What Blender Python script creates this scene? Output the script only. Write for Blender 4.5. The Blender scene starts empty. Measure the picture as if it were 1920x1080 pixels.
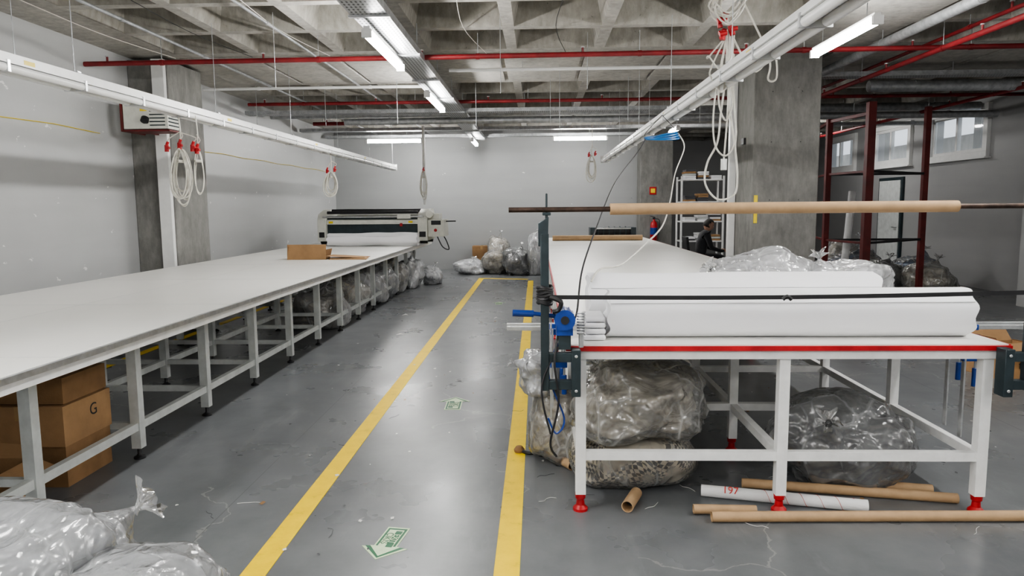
import bpy, bmesh, math, random
from mathutils import Vector, Matrix, noise
random.seed(7)
scene=bpy.context.scene
D=bpy.data
try:
    scene.view_settings.view_transform='AgX';scene.view_settings.look='AgX - Medium High Contrast';scene.view_settings.exposure=0.5
except Exception as e: print(e)
# ------------------------------------------------------------------ camera
f=1350.0;psi=math.atan(48/1350);pt=math.atan(153/1350);rl=0.0087
F=Vector((-math.sin(psi)*math.cos(pt),math.cos(psi)*math.cos(pt),-math.sin(pt)))
R0=Vector((math.cos(psi),math.sin(psi),0));U0=R0.cross(F)
R=R0*math.cos(rl)-U0*math.sin(rl);U=U0*math.cos(rl)+R0*math.sin(rl)
cam=D.cameras.new('camera');cam.lens=f/1920*36;cam.sensor_width=36;cam.clip_start=0.02;cam.clip_end=200
co=D.objects.new('camera',cam);scene.collection.objects.link(co)
M=Matrix((R,U,-F)).transposed().to_4x4();M.translation=Vector((0,0,1.55));co.matrix_world=M
scene.camera=co
# ------------------------------------------------------------------ materials
class NT:
    def __init__(s,name):
        s.m=D.materials.new(name);s.m.use_nodes=True;s.t=s.m.node_tree;s.n=s.t.nodes;s.l=s.t.links
        s.b=s.n['Principled BSDF'];s.out=s.n['Material Output']
        s.geo=s.n.new('ShaderNodeNewGeometry')
    def lk(s,a,b): s.l.new(a,b)
    def noise(s,scale,detail=4,rough=.6,vec=None,dist=0):
        n=s.n.new('ShaderNodeTexNoise');n.inputs['Scale'].default_value=scale;n.inputs['Detail'].default_value=detail
        n.inputs['Roughness'].default_value=rough;n.inputs['Distortion'].default_value=dist
        s.lk(vec if vec else s.geo.outputs['Position'],n.inputs['Vector']);return n.outputs['Fac']
    def ramp(s,fac,stops,const=False):
        r=s.n.new('ShaderNodeValToRGB');e=r.color_ramp.elements
        if const: r.color_ramp.interpolation='CONSTANT'
        while len(e)<len(stops): e.new(.5)
        for i,(p,c) in enumerate(stops):
            e[i].position=p;e[i].color=(c[0],c[1],c[2],1) if hasattr(c,'__len__') else (c,c,c,1)
        s.lk(fac,r.inputs['Fac']);return r.outputs['Color']
    def mix(s,fac,a,b,mode='MIX'):
        m=s.n.new('ShaderNodeMix');m.data_type='RGBA';m.blend_type=mode
        for k,v in ((0,fac),(6,a),(7,b)):
            if hasattr(v,'is_linked'): s.lk(v,m.inputs[k])
            elif k==0: m.inputs[0].default_value=v
            else: m.inputs[k].default_value=(v[0],v[1],v[2],1)
        return m.outputs[2]
    def math(s,op,a,b=None):
        m=s.n.new('ShaderNodeMath');m.operation=op
        for i,v in enumerate((a,b)):
            if v is None: continue
            if hasattr(v,'is_linked'): s.lk(v,m.inputs[i])
            else: m.inputs[i].default_value=v
        return m.outputs[0]
    def map(s,scale=(1,1,1),rot=(0,0,0)):
        m=s.n.new('ShaderNodeMapping');m.inputs['Scale'].default_value=scale;m.inputs['Rotation'].default_value=rot
        s.lk(s.geo.outputs['Position'],m.inputs['Vector']);return m.outputs[0]
    def bump(s,h,strength=.3,dist=.01):
        b=s.n.new('ShaderNodeBump');b.inputs['Strength'].default_value=strength;b.inputs['Distance'].default_value=dist
        s.lk(h,b.inputs['Height']);s.lk(b.outputs[0],s.b.inputs['Normal'])
    def col(s,c): 
        if hasattr(c,'is_linked'): s.lk(c,s.b.inputs['Base Color'])
        else: s.b.inputs['Base Color'].default_value=(c[0],c[1],c[2],1)
def simple(name,c,rough=.5,metal=0,var=.12,scale=8,bump=0,bscale=60,emit=None):
    t=NT(name);n=t.noise(scale)
    lo=[max(0,x*(1-var*1.5)) for x in c];hi=[min(1,x*(1+var)) for x in c]
    t.col(t.ramp(n,[(.3,lo),(.7,hi)]));t.b.inputs['Roughness'].default_value=rough;t.b.inputs['Metallic'].default_value=metal
    if bump: t.bump(t.noise(bscale),bump)
    return t.m
def emis(name,c,s):
    t=NT(name);t.col(c);t.b.inputs['Emission Color'].default_value=(c[0],c[1],c[2],1);t.b.inputs['Emission Strength'].default_value=s;return t.m

def m_floor():
    t=NT('floor_concrete')
    n1=t.noise(.6,5,.6,dist=.5);n2=t.noise(4,6,.65)
    base=t.ramp(n1,[(.3,(.115,.124,.134)),(.55,(.143,.152,.162)),(.75,(.175,.183,.192))])
    c=t.mix(.3,base,t.ramp(n2,[(.3,.10),(.7,.22)]),'MIX')
    sm=t.ramp(t.noise(1.7,6,.7,t.map((1.4,.5,1))),[(.5,0.),(.72,.35)]);c=t.mix(sm,c,(.075,.078,.082))
    lg=t.ramp(t.noise(2.6,6,.72,t.map((1.6,.4,1),(0,0,.12))),[(.56,0.),(.75,.35)]);c=t.mix(lg,c,(.30,.31,.315))
    v=t.n.new('ShaderNodeTexVoronoi');v.feature='DISTANCE_TO_EDGE';v.inputs['Scale'].default_value=.55
    wn=t.n.new('ShaderNodeTexNoise');wn.inputs['Scale'].default_value=2.2;wn.inputs['Detail'].default_value=6
    t.lk(t.geo.outputs['Position'],wn.inputs['Vector'])
    vm=t.n.new('ShaderNodeVectorMath');vm.operation='SCALE';vm.inputs['Scale'].default_value=.55;t.lk(wn.outputs['Color'],vm.inputs[0])
    va=t.n.new('ShaderNodeVectorMath');va.operation='ADD';t.lk(t.geo.outputs['Position'],va.inputs[0]);t.lk(vm.outputs[0],va.inputs[1])
    t.lk(va.outputs[0],v.inputs['Vector'])
    crack=t.math('LESS_THAN',v.outputs['Distance'],.0028)
    gate=t.math('GREATER_THAN',t.noise(.35,2),.50)
    c=t.mix(t.math('MULTIPLY',t.math('MULTIPLY',crack,gate),.35),c,(.4,.39,.37))
    sp=t.n.new('ShaderNodeSeparateXYZ');t.lk(t.geo.outputs['Position'],sp.inputs[0])
    def line(o,at,w): return t.math('LESS_THAN',t.math('ABSOLUTE',t.math('SUBTRACT',o,at)),w)
    j=t.math('MAXIMUM',line(sp.outputs[1],10.6,.012),line(sp.outputs[0],-1.62,.003))
    j=t.math('MAXIMUM',j,line(sp.outputs[0],3.3,.006))
    c=t.mix(t.math('MULTIPLY',j,.5),c,(.05,.05,.05))
    t.col(c)
    t.lk(t.ramp(t.noise(1.2,4),[(.3,.24),(.7,.36)]),t.b.inputs['Roughness'])
    t.b.inputs['Specular IOR Level'].default_value=.6
    t.bump(t.noise(7,3),.05,.01);return t.m
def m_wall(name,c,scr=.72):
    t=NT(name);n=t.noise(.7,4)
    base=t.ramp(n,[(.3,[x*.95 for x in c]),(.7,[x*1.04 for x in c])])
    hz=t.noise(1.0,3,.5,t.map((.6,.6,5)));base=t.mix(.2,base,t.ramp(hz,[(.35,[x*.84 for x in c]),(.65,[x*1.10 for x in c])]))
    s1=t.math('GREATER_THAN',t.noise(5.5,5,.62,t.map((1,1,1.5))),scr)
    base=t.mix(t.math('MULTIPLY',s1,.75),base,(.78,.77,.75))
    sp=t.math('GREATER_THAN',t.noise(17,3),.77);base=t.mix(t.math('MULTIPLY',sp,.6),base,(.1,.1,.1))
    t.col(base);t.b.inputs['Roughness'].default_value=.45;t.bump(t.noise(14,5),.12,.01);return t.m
def m_conc(name,lo,hi,board=0):
    t=NT(name);n=t.noise(1.8,8,.7,dist=.3);c=t.ramp(n,[(.3,lo),(.52,[(a+b)/2 for a,b in zip(lo,hi)]),(.75,hi)])
    n2=t.noise(11,6,.7,t.map((1,1,.35)));c=t.mix(.4,c,t.ramp(n2,[(.35,[x*.7 for x in lo]),(.65,hi)]))
    pit=t.math('GREATER_THAN',t.noise(30,2),.72);c=t.mix(t.math('MULTIPLY',pit,.5),c,(.06,.055,.05))
    t.col(c);t.b.inputs['Roughness'].default_value=.85;t.bump(t.noise(18,6),.35,.01);return t.m
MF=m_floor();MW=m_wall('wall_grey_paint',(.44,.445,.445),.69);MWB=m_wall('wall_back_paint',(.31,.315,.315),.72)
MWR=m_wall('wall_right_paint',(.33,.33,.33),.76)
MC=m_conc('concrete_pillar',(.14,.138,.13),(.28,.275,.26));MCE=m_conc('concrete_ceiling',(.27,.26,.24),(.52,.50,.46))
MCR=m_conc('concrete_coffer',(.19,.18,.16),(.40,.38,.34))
def m_table():
    t=NT('table_top_laminate')
    t.col(t.ramp(t.noise(1.2,3),[(.3,(.78,.77,.735)),(.7,(.81,.80,.765))]));t.b.inputs['Roughness'].default_value=.36;t.b.inputs['Specular IOR Level'].default_value=.45;return t.m
MT=m_table()
MWHITE=simple('white_painted_steel',(.80,.80,.79),.4,0,.06,12)
MGREY=simple('grey_painted_steel',(.56,.58,.57),.45,0,.1,10)
MALU=simple('aluminium',(.6,.61,.62),.3,.8,.1,20)
MGALV=simple('galvanised_steel',(.42,.43,.44),.42,.6,.2,14)
MRED=simple('red_paint',(.45,.015,.02),.4,0,.2,10)
MREDP=simple('red_pipe_paint',(.19,.013,.016),.5,0,.25,5)
MREDD=simple('dark_red_steel',(.12,.014,.013),.5,0,.25,5)
MBLK=simple('black_rubber',(.018,.018,.02),.5,0,.2,10)
MDK=simple('dark_slate_steel',(.03,.045,.052),.4,.2,.2,10)
MBLUE=simple('blue_enamel',(.012,.05,.26),.35,0,.2,10)
MCYAN=simple('blue_hose',(.02,.14,.38),.35,0,.15,10)
def m_yellow():
    t=NT('yellow_floor_paint');n=t.noise(9,6,.7)
    c=t.ramp(n,[(.28,(.55,.38,.0)),(.40,(.82,.565,.0)),(.7,(.92,.65,.0))])
    w=t.math('GREATER_THAN',t.noise(14,6,.75),.72);c=t.mix(t.math('MULTIPLY',w,.5),c,(.3,.28,.2));t.col(c);t.b.inputs['Roughness'].default_value=.5;t.b.inputs['Specular IOR Level'].default_value=.3;return t.m
MYEL=m_yellow();MYP=simple('yellow_plastic',(.8,.62,.03),.4)
MCARD=simple('cardboard',(.35,.21,.105),.85,0,.12,5,.15,80)
MCARDD=simple('cardboard_dark',(.26,.15,.07),.85,0,.15,5,.15,80)
MTUBE=simple('cardboard_tube',(.43,.285,.16),.7,0,.08,14)
MTAPE=simple('packing_tape',(.42,.27,.13),.25,0,.08,6)
def m_cloth(name,c,b=.5,sc=6):
    t=NT(name);n=t.noise(sc,5,.6,t.map((.5,2,2)));t.col(t.ramp(n,[(.3,[x*.88 for x in c]),(.7,c)]));t.b.inputs['Roughness'].default_value=.9
    t.b.inputs['Sheen Weight'].default_value=.2;t.bump(n,b,.02);return t.m
def m_clean():
    t=NT('white_fabric');t.col(t.ramp(t.noise(3,2),[(.3,(.80,.80,.825)),(.7,(.84,.84,.86))]));t.b.inputs['Roughness'].default_value=.85;t.bump(t.noise(2.5,3,.5,t.map((.6,2,2))),.12,.01);return t.m
MCLOTH=m_clean();MCLOTH2=m_cloth('offwhite_fabric',(.74,.74,.74))
MFDK=m_cloth('dark_fabric',(.08,.08,.09));MFRED=m_cloth('pink_fabric',(.75,.2,.2))
def m_mixed(name,pal,sc=4):
    t=NT(name)
    n=t.noise(sc,3,.55,t.map((1,1,1.6)),1.2)
    k=len(pal);t.col(t.ramp(n,[(.34+.32*i/max(1,k-1),c) for i,c in enumerate(pal)]));t.b.inputs['Roughness'].default_value=.9
    return t.m
FX_L=m_mixed('light_fabric_filling',[(.62,.63,.65),(.74,.75,.77),(.55,.56,.58),(.8,.8,.81)])
FX_S=m_mixed('silver_fabric_filling',[(.33,.34,.36),(.50,.51,.53),(.38,.39,.41),(.58,.59,.61)])
FX_G=m_mixed('grey_fabric_filling',[(.22,.20,.17),(.52,.475,.40),(.29,.26,.22),(.6,.55,.47),(.35,.32,.28)])
FX_D=m_mixed('dark_fabric_filling',[(.06,.065,.075),(.16,.165,.17),(.08,.085,.095),(.22,.21,.20)])
FX_B=m_mixed('beige_fabric_filling',[(.5,.45,.36),(.7,.67,.6),(.35,.31,.25),(.66,.64,.6)])
FX_N=m_mixed('blue_fabric_filling',[(.06,.1,.18),(.16,.25,.4),(.04,.05,.08),(.35,.4,.5)])
def m_pattern():
    t=NT('patterned_fabric');v=t.n.new('ShaderNodeTexChecker');v.inputs['Scale'].default_value=42
    v.inputs['Color1'].default_value=(.72,.64,.5,1);v.inputs['Color2'].default_value=(.04,.03,.025,1)
    n=t.n.new('ShaderNodeTexNoise');n.inputs['Scale'].default_value=3;n.inputs['Detail'].default_value=1;t.lk(t.geo.outputs['Position'],n.inputs['Vector'])
    vm=t.n.new('ShaderNodeVectorMath');vm.operation='SCALE';vm.inputs['Scale'].default_value=.35;t.lk(n.outputs['Color'],vm.inputs[0])
    va=t.n.new('ShaderNodeVectorMath');va.operation='ADD';t.lk(t.geo.outputs['Position'],va.inputs[0]);t.lk(vm.outputs[0],va.inputs[1]);t.lk(va.outputs[0],v.inputs['Vector'])
    g=t.ramp(t.noise(3.5,1),[(.46,0.0),(.5,1.0)])
    t.col(t.mix(g,(.62,.56,.45),v.outputs['Color']));t.b.inputs['Roughness'].default_value=.9;t.bump(t.noise(6,2),.4,.03);return t.m
MPAT=m_pattern()
def film(name,tint,op,crease=.35,rough=.2,bump=.6,tr_=.3):
    """thin plastic film: mostly clear, cloudy on its creases, sharp highlight"""
    t=NT(name);t.n.remove(t.b)
    def vor(sc,vec):
        v=t.n.new('ShaderNodeTexVoronoi');v.feature='DISTANCE_TO_EDGE';v.inputs['Scale'].default_value=sc;t.lk(vec,v.inputs['Vector'])
        return t.math('MAXIMUM',t.math('SUBTRACT',1.0,t.math('MULTIPLY',v.outputs['Distance'],5.0)),0.0)
    v1=vor(7,t.map((1,1,.5),(.3,.4,.2)));v2=vor(16,t.map((1,.6,.8),(-.5,.3,.9)))
    n=t.noise(3.5,1.0,.4,None,.4)
    b=t.n.new('ShaderNodeBump');b.inputs['Strength'].default_value=bump;b.inputs['Distance'].default_value=.03
    t.lk(t.math('ADD',t.math('MULTIPLY',n,1.5),t.math('ADD',t.math('MULTIPLY',v1,.4),t.math('MULTIPLY',v2,.2))),b.inputs['Height'])
    df=t.n.new('ShaderNodeBsdfDiffuse');df.inputs[0].default_value=(*tint,1);t.lk(b.outputs[0],df.inputs['Normal'])
    tl=t.n.new('ShaderNodeBsdfTranslucent');tl.inputs[0].default_value=(*tint,1)
    m0=t.n.new('ShaderNodeMixShader');m0.inputs[0].default_value=tr_;t.lk(df.outputs[0],m0.inputs[1]);t.lk(tl.outputs[0],m0.inputs[2])
    tr=t.n.new('ShaderNodeBsdfTransparent');tr.inputs[0].default_value=(.97,.97,.97,1)
    lw=t.n.new('ShaderNodeLayerWeight');lw.inputs['Blend'].default_value=.2
    r=t.math('MULTIPLY',t.math('POWER',v1,3.0),t.ramp(t.noise(4,2,.5),[(.4,0.),(.65,1.)]))
    fac=t.math('MINIMUM',t.math('ADD',t.math('ADD',t.math('MULTIPLY',lw.outputs['Facing'],.5),t.math('MULTIPLY',r,crease)),op),1.0)
    m1=t.n.new('ShaderNodeMixShader');t.lk(fac,m1.inputs[0]);t.lk(tr.outputs[0],m1.inputs[1]);t.lk(m0.outputs[0],m1.inputs[2])
    gl=t.n.new('ShaderNodeBsdfGlossy');gl.inputs['Roughness'].default_value=rough;t.lk(b.outputs[0],gl.inputs['Normal'])
    fr=t.n.new('ShaderNodeFresnel');fr.inputs[0].default_value=1.5;t.lk(b.outputs[0],fr.inputs['Normal'])
    m2=t.n.new('ShaderNodeMixShader');t.lk(t.math('ADD',fr.outputs[0],.08),m2.inputs[0]);t.lk(m1.outputs[0],m2.inputs[1]);t.lk(gl.outputs[0],m2.inputs[2]);t.lk(m2.outputs[0],t.out.inputs[0]);return t.m
MPL=film('clear_plastic_film',(.85,.85,.83),.10,.4);MPLW=film('milky_plastic_film',(.8,.81,.83),.28,.4);MPLG=film('grey_plastic_film',(.6,.61,.62),.22,.35,.2)
def m_glass():
    t=NT('window_glass');t.col((.8,.85,.88));t.b.inputs['Roughness'].default_value=.05
    tr=t.n.new('ShaderNodeBsdfTransparent');mx=t.n.new('ShaderNodeMixShader');mx.inputs[0].default_value=.2
    t.lk(tr.outputs[0],mx.inputs[1]);t.lk(t.b.outputs[0],mx.inputs[2]);t.lk(mx.outputs[0],t.out.inputs[0]);return t.m
MGL=m_glass();MPVC=simple('white_pvc',(.76,.76,.75),.35,0,.04)
MTUBEON=emis('lit_fluorescent_diffuser',(1,.99,.965),100)
MCABLE=simple('white_cable',(.62,.60,.54),.45,0,.1,20);MCREAM=simple('cream_enamel',(.66,.66,.60),.4,0,.08,8)
MSIGN=simple('sign_pale_green',(.60,.74,.48),.5,0,.08,30);MSGR=simple('sign_green',(.01,.12,.045),.5,0,.1,30)
MINK=simple('black_ink',(.02,.02,.02),.7);MRINK=simple('red_ink',(.5,.04,.03),.7);MPEN=simple('blue_ink',(.03,.04,.18),.6)
MSKIN=simple('skin',(.5,.3,.22),.5,0,.06);MHAIR=simple('dark_hair',(.015,.012,.01),.6);MJAC=m_cloth('black_jacket',(.02,.021,.025));MWOOD=simple('brown_wood',(.2,.11,.05),.5,0,.2,6)
MPAPER=simple('paper_scrap',(.75,.74,.72),.8)
def m_perf():
    t=NT('perforated_tray');sp=t.n.new('ShaderNodeSeparateXYZ');t.lk(t.geo.outputs['Position'],sp.inputs[0])
    a=t.math('GREATER_THAN',t.math('FRACT',t.math('MULTIPLY',sp.outputs[0],28)),.55);b=t.math('GREATER_THAN',t.math('FRACT',t.math('MULTIPLY',sp.outputs[1],14)),.4)
    t.col(t.mix(t.math('MULTIPLY',a,b),(.40,.41,.42),(.05,.05,.05)));t.b.inputs['Metallic'].default_value=.4;t.b.inputs['Roughness'].default_value=.45;return t.m
MPERF=m_perf()
# ------------------------------------------------------------------ builder
class B:
    def __init__(s,name): s.name=name;s.bm=bmesh.new();s.mats=[]
    def mi(s,m):
        if m not in s.mats: s.mats.append(m)
        return s.mats.index(m)
    def face(s,vs,m,smooth=False):
        try:
            fc=s.bm.faces.new(vs);fc.material_index=s.mi(m);fc.smooth=smooth;return fc
        except ValueError: return None
    def poly(s,pts,m): return s.face([s.bm.verts.new(p) for p in pts],m)
    def hexa(s,c,m):
        v=[s.bm.verts.new(p) for p in c]
        for q in ((0,3,2,1),(4,5,6,7),(0,1,5,4),(1,2,6,5),(2,3,7,6),(3,0,4,7)): s.face([v[i] for i in q],m)
    def box(s,x0,x1,y0,y1,z0,z1,m): s.hexa([(x0,y0,z0),(x1,y0,z0),(x1,y1,z0),(x0,y1,z0),(x0,y0,z1),(x1,y0,z1),(x1,y1,z1),(x0,y1,z1)],m)
    def obox(s,c,size,rot,m):
        Mx=rot.to_matrix() if hasattr(rot,'to_matrix') else rot
        a,b,d=size[0]/2,size[1]/2,size[2]/2;c=Vector(c)
        s.hexa([c+Mx@Vector(p) for p in ((-a,-b,-d),(a,-b,-d),(a,b,-d),(-a,b,-d),(-a,-b,d),(a,-b,d),(a,b,d),(-a,b,d))],m)
    def beam(s,p,q,w,h,m):
        p=Vector(p);q=Vector(q);d=(q-p);L=d.length;d.normalize();up=Vector((0,0,1)) if abs(d.z)<.95 else Vector((0,1,0))
        x=d.cross(up).normalized();z=x.cross(d);s.obox((p+q)/2,(w,L,h),Matrix((x,d,z)).transposed(),m)
    def ring(s,c,x,y,r,n): return [s.bm.verts.new(c+x*(r*math.cos(2*math.pi*i/n))+y*(r*math.sin(2*math.pi*i/n))) for i in range(n)]
    def frame(s,d):
        up=Vector((0,0,1)) if abs(d.z)<.9 else Vector((1,0,0));x=d.cross(up).normalized();return x,d.cross(x).normalized()
    def cyl(s,p,q,r,m,n=16,r2=None,cap=None):
        p=Vector(p);q=Vector(q);d=(q-p).normalized();x,y=s.frame(d);a=s.ring(p,x,y,r,n);b=s.ring(q,x,y,r if r2 is None else r2,n)
        for i in range(n): s.face([a[i],a[(i+1)%n],b[(i+1)%n],b[i]],m,True)
        s.face(a[::-1],cap or m);s.face(b,cap or m)
    def hollow(s,p,q,r,ri,m,n=20,inner=None):
        p=Vector(p);q=Vector(q);d=(q-p).normalized();x,y=s.frame(d);dp=min(.25,(q-p).length*.4)
        rs=[s.ring(p+d*dp,x,y,ri,n),s.ring(p,x,y,ri,n),s.ring(p,x,y,r,n),s.ring(q,x,y,r,n),s.ring(q,x,y,ri,n),s.ring(q-d*dp,x,y,ri,n)]
        for k in range(5):
            for i in range(n): s.face([rs[k][i],rs[k][(i+1)%n],rs[k+1][(i+1)%n],rs[k+1][i]],(inner or m) if k in(0,4) else m,k!=1 and k!=3)
        s.face(rs[0],MBLK);s.face(rs[5][::-1],MBLK)  # black discs close the bore, painting in the darkness of its depth
    def tube(s,path,r,m,n=6,smooth=0):
        P=[Vector(p) for p in path]
        if smooth:
            Q=[]
            for i in range(len(P)-1):
                a=P[max(i-1,0)];b=P[i];c=P[i+1];d=P[min(i+2,len(P)-1)]
                for k in range(smooth):
                    t=k/smooth;Q.append(.5*((2*b)+(c-a)*t+(2*a-5*b+4*c-d)*t*t+(3*b-a-3*c+d)*t**3))
            Q.append(P[-1]);P=Q
        prev=None;x=None
        for i,pp in enumerate(P):
            d=(P[min(i+1,len(P)-1)]-P[max(i-1,0)])
            if d.length<1e-7: continue
            d.normalize()
            if x is None: x,_=s.frame(d)
            else:
                x=x-d*x.dot(d)
                if x.length<1e-5: x,_=s.frame(d)
                x.normalize()
            y=d.cross(x);rg=s.ring(pp,x,y,r,n)
            if prev:
                for k in range(n): s.face([prev[k],prev[(k+1)%n],rg[(k+1)%n],rg[k]],m,True)
            else: s.face(rg[::-1],m)
            prev=rg
        s.face(prev,m)
    def lathe(s,c,prof,m,n=16):
        c=Vector(c);prev=None
        for (r,z) in prof:
            rg=s.ring(c+Vector((0,0,z)),Vector((1,0,0)),Vector((0,1,0)),max(r,.0005),n)
            if prev:
                for k in range(n): s.face([prev[k],prev[(k+1)%n],rg[(k+1)%n],rg[k]],m,True)
            else: s.face(rg[::-1],m)
            prev=rg
        s.face(prev,m)
    def done(s,bevel=0,center=True,parent=None,angle=38):
        bmesh.ops.recalc_face_normals(s.bm,faces=s.bm.faces)
        me=D.meshes.new(s.name);s.bm.to_mesh(me);s.bm.free()
        for m in s.mats: me.materials.append(m)
        o=D.objects.new(s.name,me);scene.collection.objects.link(o)
        if center and len(me.vertices):
            xs=[v.co for v in me.vertices];c=Vector(((min(v.x for v in xs)+max(v.x for v in xs))/2,(min(v.y for v in xs)+max(v.y for v in xs))/2,min(v.z for v in xs)))
            me.transform(Matrix.Translation(-c));o.location=c
        try: me.set_sharp_from_angle(angle=math.radians(angle))
        except Exception: pass
        if bevel:
            b=o.modifiers.new('bevel','BEVEL');b.width=bevel;b.segments=2;b.limit_method='ANGLE';b.angle_limit=math.radians(50)
        if parent: 
            w=o.location.copy();o.parent=parent;o.location=w-parent.location
        return o
def text(body,loc,rot,size,m,name,parent=None,ext=.0005,sx=1):
    c=D.curves.new(name,'FONT');c.body=body;c.size=size;c.extrude=ext;c.align_x='CENTER';c.align_y='CENTER';c.materials.append(m)
    o=D.objects.new(name,c);scene.collection.objects.link(o);o.rotation_euler=rot;o.scale=(sx,1,1);o.location=loc
    if parent: o.parent=parent;o.location=Vector(loc)-parent.location
    return o
# ------------------------------------------------------------------ room
b=B('floor');b.box(-5.2,8.3,-4.2,22,-.2,0,MF);b.done(center=False)
b=B('wall_left');b.box(-5.25,-5.0,-4.2,18.1,0,3.9,MW);b.done(center=False)
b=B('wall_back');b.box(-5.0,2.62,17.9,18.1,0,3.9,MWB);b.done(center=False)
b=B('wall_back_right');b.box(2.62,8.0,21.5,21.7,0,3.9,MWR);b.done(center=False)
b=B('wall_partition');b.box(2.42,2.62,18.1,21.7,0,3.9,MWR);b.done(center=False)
b=B('wall_front');b.box(-5.2,8.3,-4.4,-4.2,0,3.9,MW);b.done(center=False)
wins=[(13.2,15.15),(15.85,17.65),(18.55,20.4)];wz0,wz1=2.36,3.30
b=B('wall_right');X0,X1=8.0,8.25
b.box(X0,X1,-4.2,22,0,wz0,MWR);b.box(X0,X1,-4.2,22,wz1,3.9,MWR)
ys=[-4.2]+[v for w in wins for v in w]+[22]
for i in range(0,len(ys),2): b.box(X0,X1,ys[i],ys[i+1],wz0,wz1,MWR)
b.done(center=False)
b=B('wall_right_pier');b.box(7.2,8.0,6.5,11.0,0,3.6,MW);b.done(center=False)
for i,(a,c) in enumerate(wins):
    b=B('window_%d'%(i+1));fx0,fx1=7.93,8.06;t=.10
    b.box(fx0,fx1,a,c,wz0,wz0+t,MPVC);b.box(fx0,fx1,a,c,wz1-t,wz1,MPVC);b.box(fx0,fx1,a,a+t,wz0+t,wz1-t,MPVC);b.box(fx0,fx1,c-t,c,wz0+t,wz1-t,MPVC)
    m=(a+c)/2
    for (u,v,dx) in ((a+t,m+.03,0),(m-.03,c-t,.035)):
        x0=7.95+dx;x1=x0+.045;s=.06
        b.box(x0,x1,u,v,wz0+t,wz0+t+s,MPVC);b.box(x0,x1,u,v,wz1-t-s,wz1-t,MPVC);b.box(x0,x1,u,u+s,wz0+t+s,wz1-t-s,MPVC);b.box(x0,x1,v-s,v,wz0+t+s,wz1-t-s,MPVC)
        b.box(x0+.015,x0+.025,u+s,v-s,wz0+t+s,wz1-t-s,MGL)
    b.box(7.88,8.0,a-.05,c+.05,wz0-.03,wz0,MPVC)
    b.done(.004)
b=B('door_1');b.box(7.95,7.999,16.1,17.2,0,2.12,MDK);b.box(7.93,7.96,16.17,17.13,.01,2.05,MGREY);b.cyl((7.88,16.25,1.02),(7.93,16.25,1.02),.012,MALU);b.cyl((7.885,16.25,1.02),(7.885,16.38,1.02),.01,MALU);b.done(.003)
b=B('exterior_wall');b.box(10.5,10.7,8,26,0,3.2,MCE)
for yy in (13.8,16.2,18.9,20.6,22.5): b.box(9.6,9.8,yy,yy+.25,0,5,MC)
b.done(center=False)
# ceiling (waffle slab)
b=B('ceiling')
xl=[-5.25,-4.41]+[-4.41+1.03*k for k in range(1,13)]
xl=[x for x in xl if x<8.2]+[8.3]
yl=[-4.4]+[8.82-1.05*k for k in range(12,-1,-1)]+[9.87,11.0]+[11.0+1.05*k for k in range(1,7)]+[18.1,19.15,20.2,21.25,22]
ZB,ZT=3.40,3.80
for i in range(len(xl)-1):
    for j in range(len(yl)-1):
        x0,x1,y0,y1=xl[i],xl[i+1],yl[j],yl[j+1]
        solid=(i==0) or (8.8<y0<10.9) or (17.2<y0<18) or (i==8) or x1-x0<.7
        if solid: b.poly([(x0,y0,ZB),(x1,y0,ZB),(x1,y1,ZB),(x0,y1,ZB)],MCE);continue
        a,t=.06,.15
        o=[(x0,y0),(x1,y0),(x1,y1),(x0,y1)];p=[(x0+a,y0+a),(x1-a,y0+a),(x1-a,y1-a),(x0+a,y1-a)];q=[(x0+t,y0+t),(x1-t,y0+t),(x1-t,y1-t),(x0+t,y1-t)]
        for k in range(4):
            l=(k+1)%4
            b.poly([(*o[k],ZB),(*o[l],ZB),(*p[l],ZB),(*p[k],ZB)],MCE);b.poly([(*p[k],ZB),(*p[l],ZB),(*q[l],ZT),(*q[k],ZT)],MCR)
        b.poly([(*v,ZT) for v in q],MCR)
b.box(-5.25,8.3,-4.4,22,3.9,4.1,MC)
bmesh.ops.remove_doubles(b.bm,verts=b.bm.verts,dist=.0005)
o=b.done(center=False,angle=10)
b=B('trim_1')
for k in range(11): b.box(-4.4+1.0*k,-3.45+1.0*k,9.0,10.8,3.365,3.40,MCE)
b.done(.004,center=False)
b=B('concrete_pillar');b.box(-4.999,-4.5,8.87,9.77,0,3.365,MC);b.done(.01)
b=B('concrete_pillar');b.box(2.63,3.43,9.0,9.8,0,3.365,MC);
for (u,w) in ((2.85,2.3),(3.2,2.3),(2.85,1.6),(3.2,1.6),(2.85,2.9),(3.2,2.9)): b.cyl((u,8.998,w),(u,9.02,w),.012,MBLK,8)
b.done(.01)
b=B('concrete_pillar');b.box(2.45,3.2,17.3,17.899,0,3.4,MC);b.done(.01)
b=B('vertical_cable_trunking');b.box(-4.665,-4.515,8.80,8.865,0,3.36,MPVC);b.done(.004)
b=B('vertical_cable_trunking');b.box(2.535,2.625,9.70,9.78,0,3.36,MPVC);b.done(.004)
# floor lines
def strip(a,bb,w,name='floor_line'):
    q=B(name);a=Vector((*a,0));bb=Vector((*bb,0));d=(bb-a).normalized();n=Vector((-d.y,d.x,0))*w/2
    N=40
    for i in range(N):
        p0=a+(bb-a)*i/N;p1=a+(bb-a)*(i+1)/N
        q.hexa([p0-n,p1-n,p1+n,p0+n,p0-n+Vector((0,0,.0025)),p1-n+Vector((0,0,.0025)),p1+n+Vector((0,0,.0025)),p0+n+Vector((0,0,.0025))],MYEL)
    return q.done()
strip((-.135,-2),(-.14,15.0),.11,'yellow_floor_line');strip((-1.215,-2),(-1.215,15.5),.11,'yellow_floor_line');strip((-1.27,15.55),(-.2,15.3),.1,'yellow_floor_line')
strip((4.0,6.2),(6.5,6.2),.1,'yellow_floor_line');strip((-4.3,5.5),(-4.3,13),.1,'yellow_floor_line')
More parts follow.
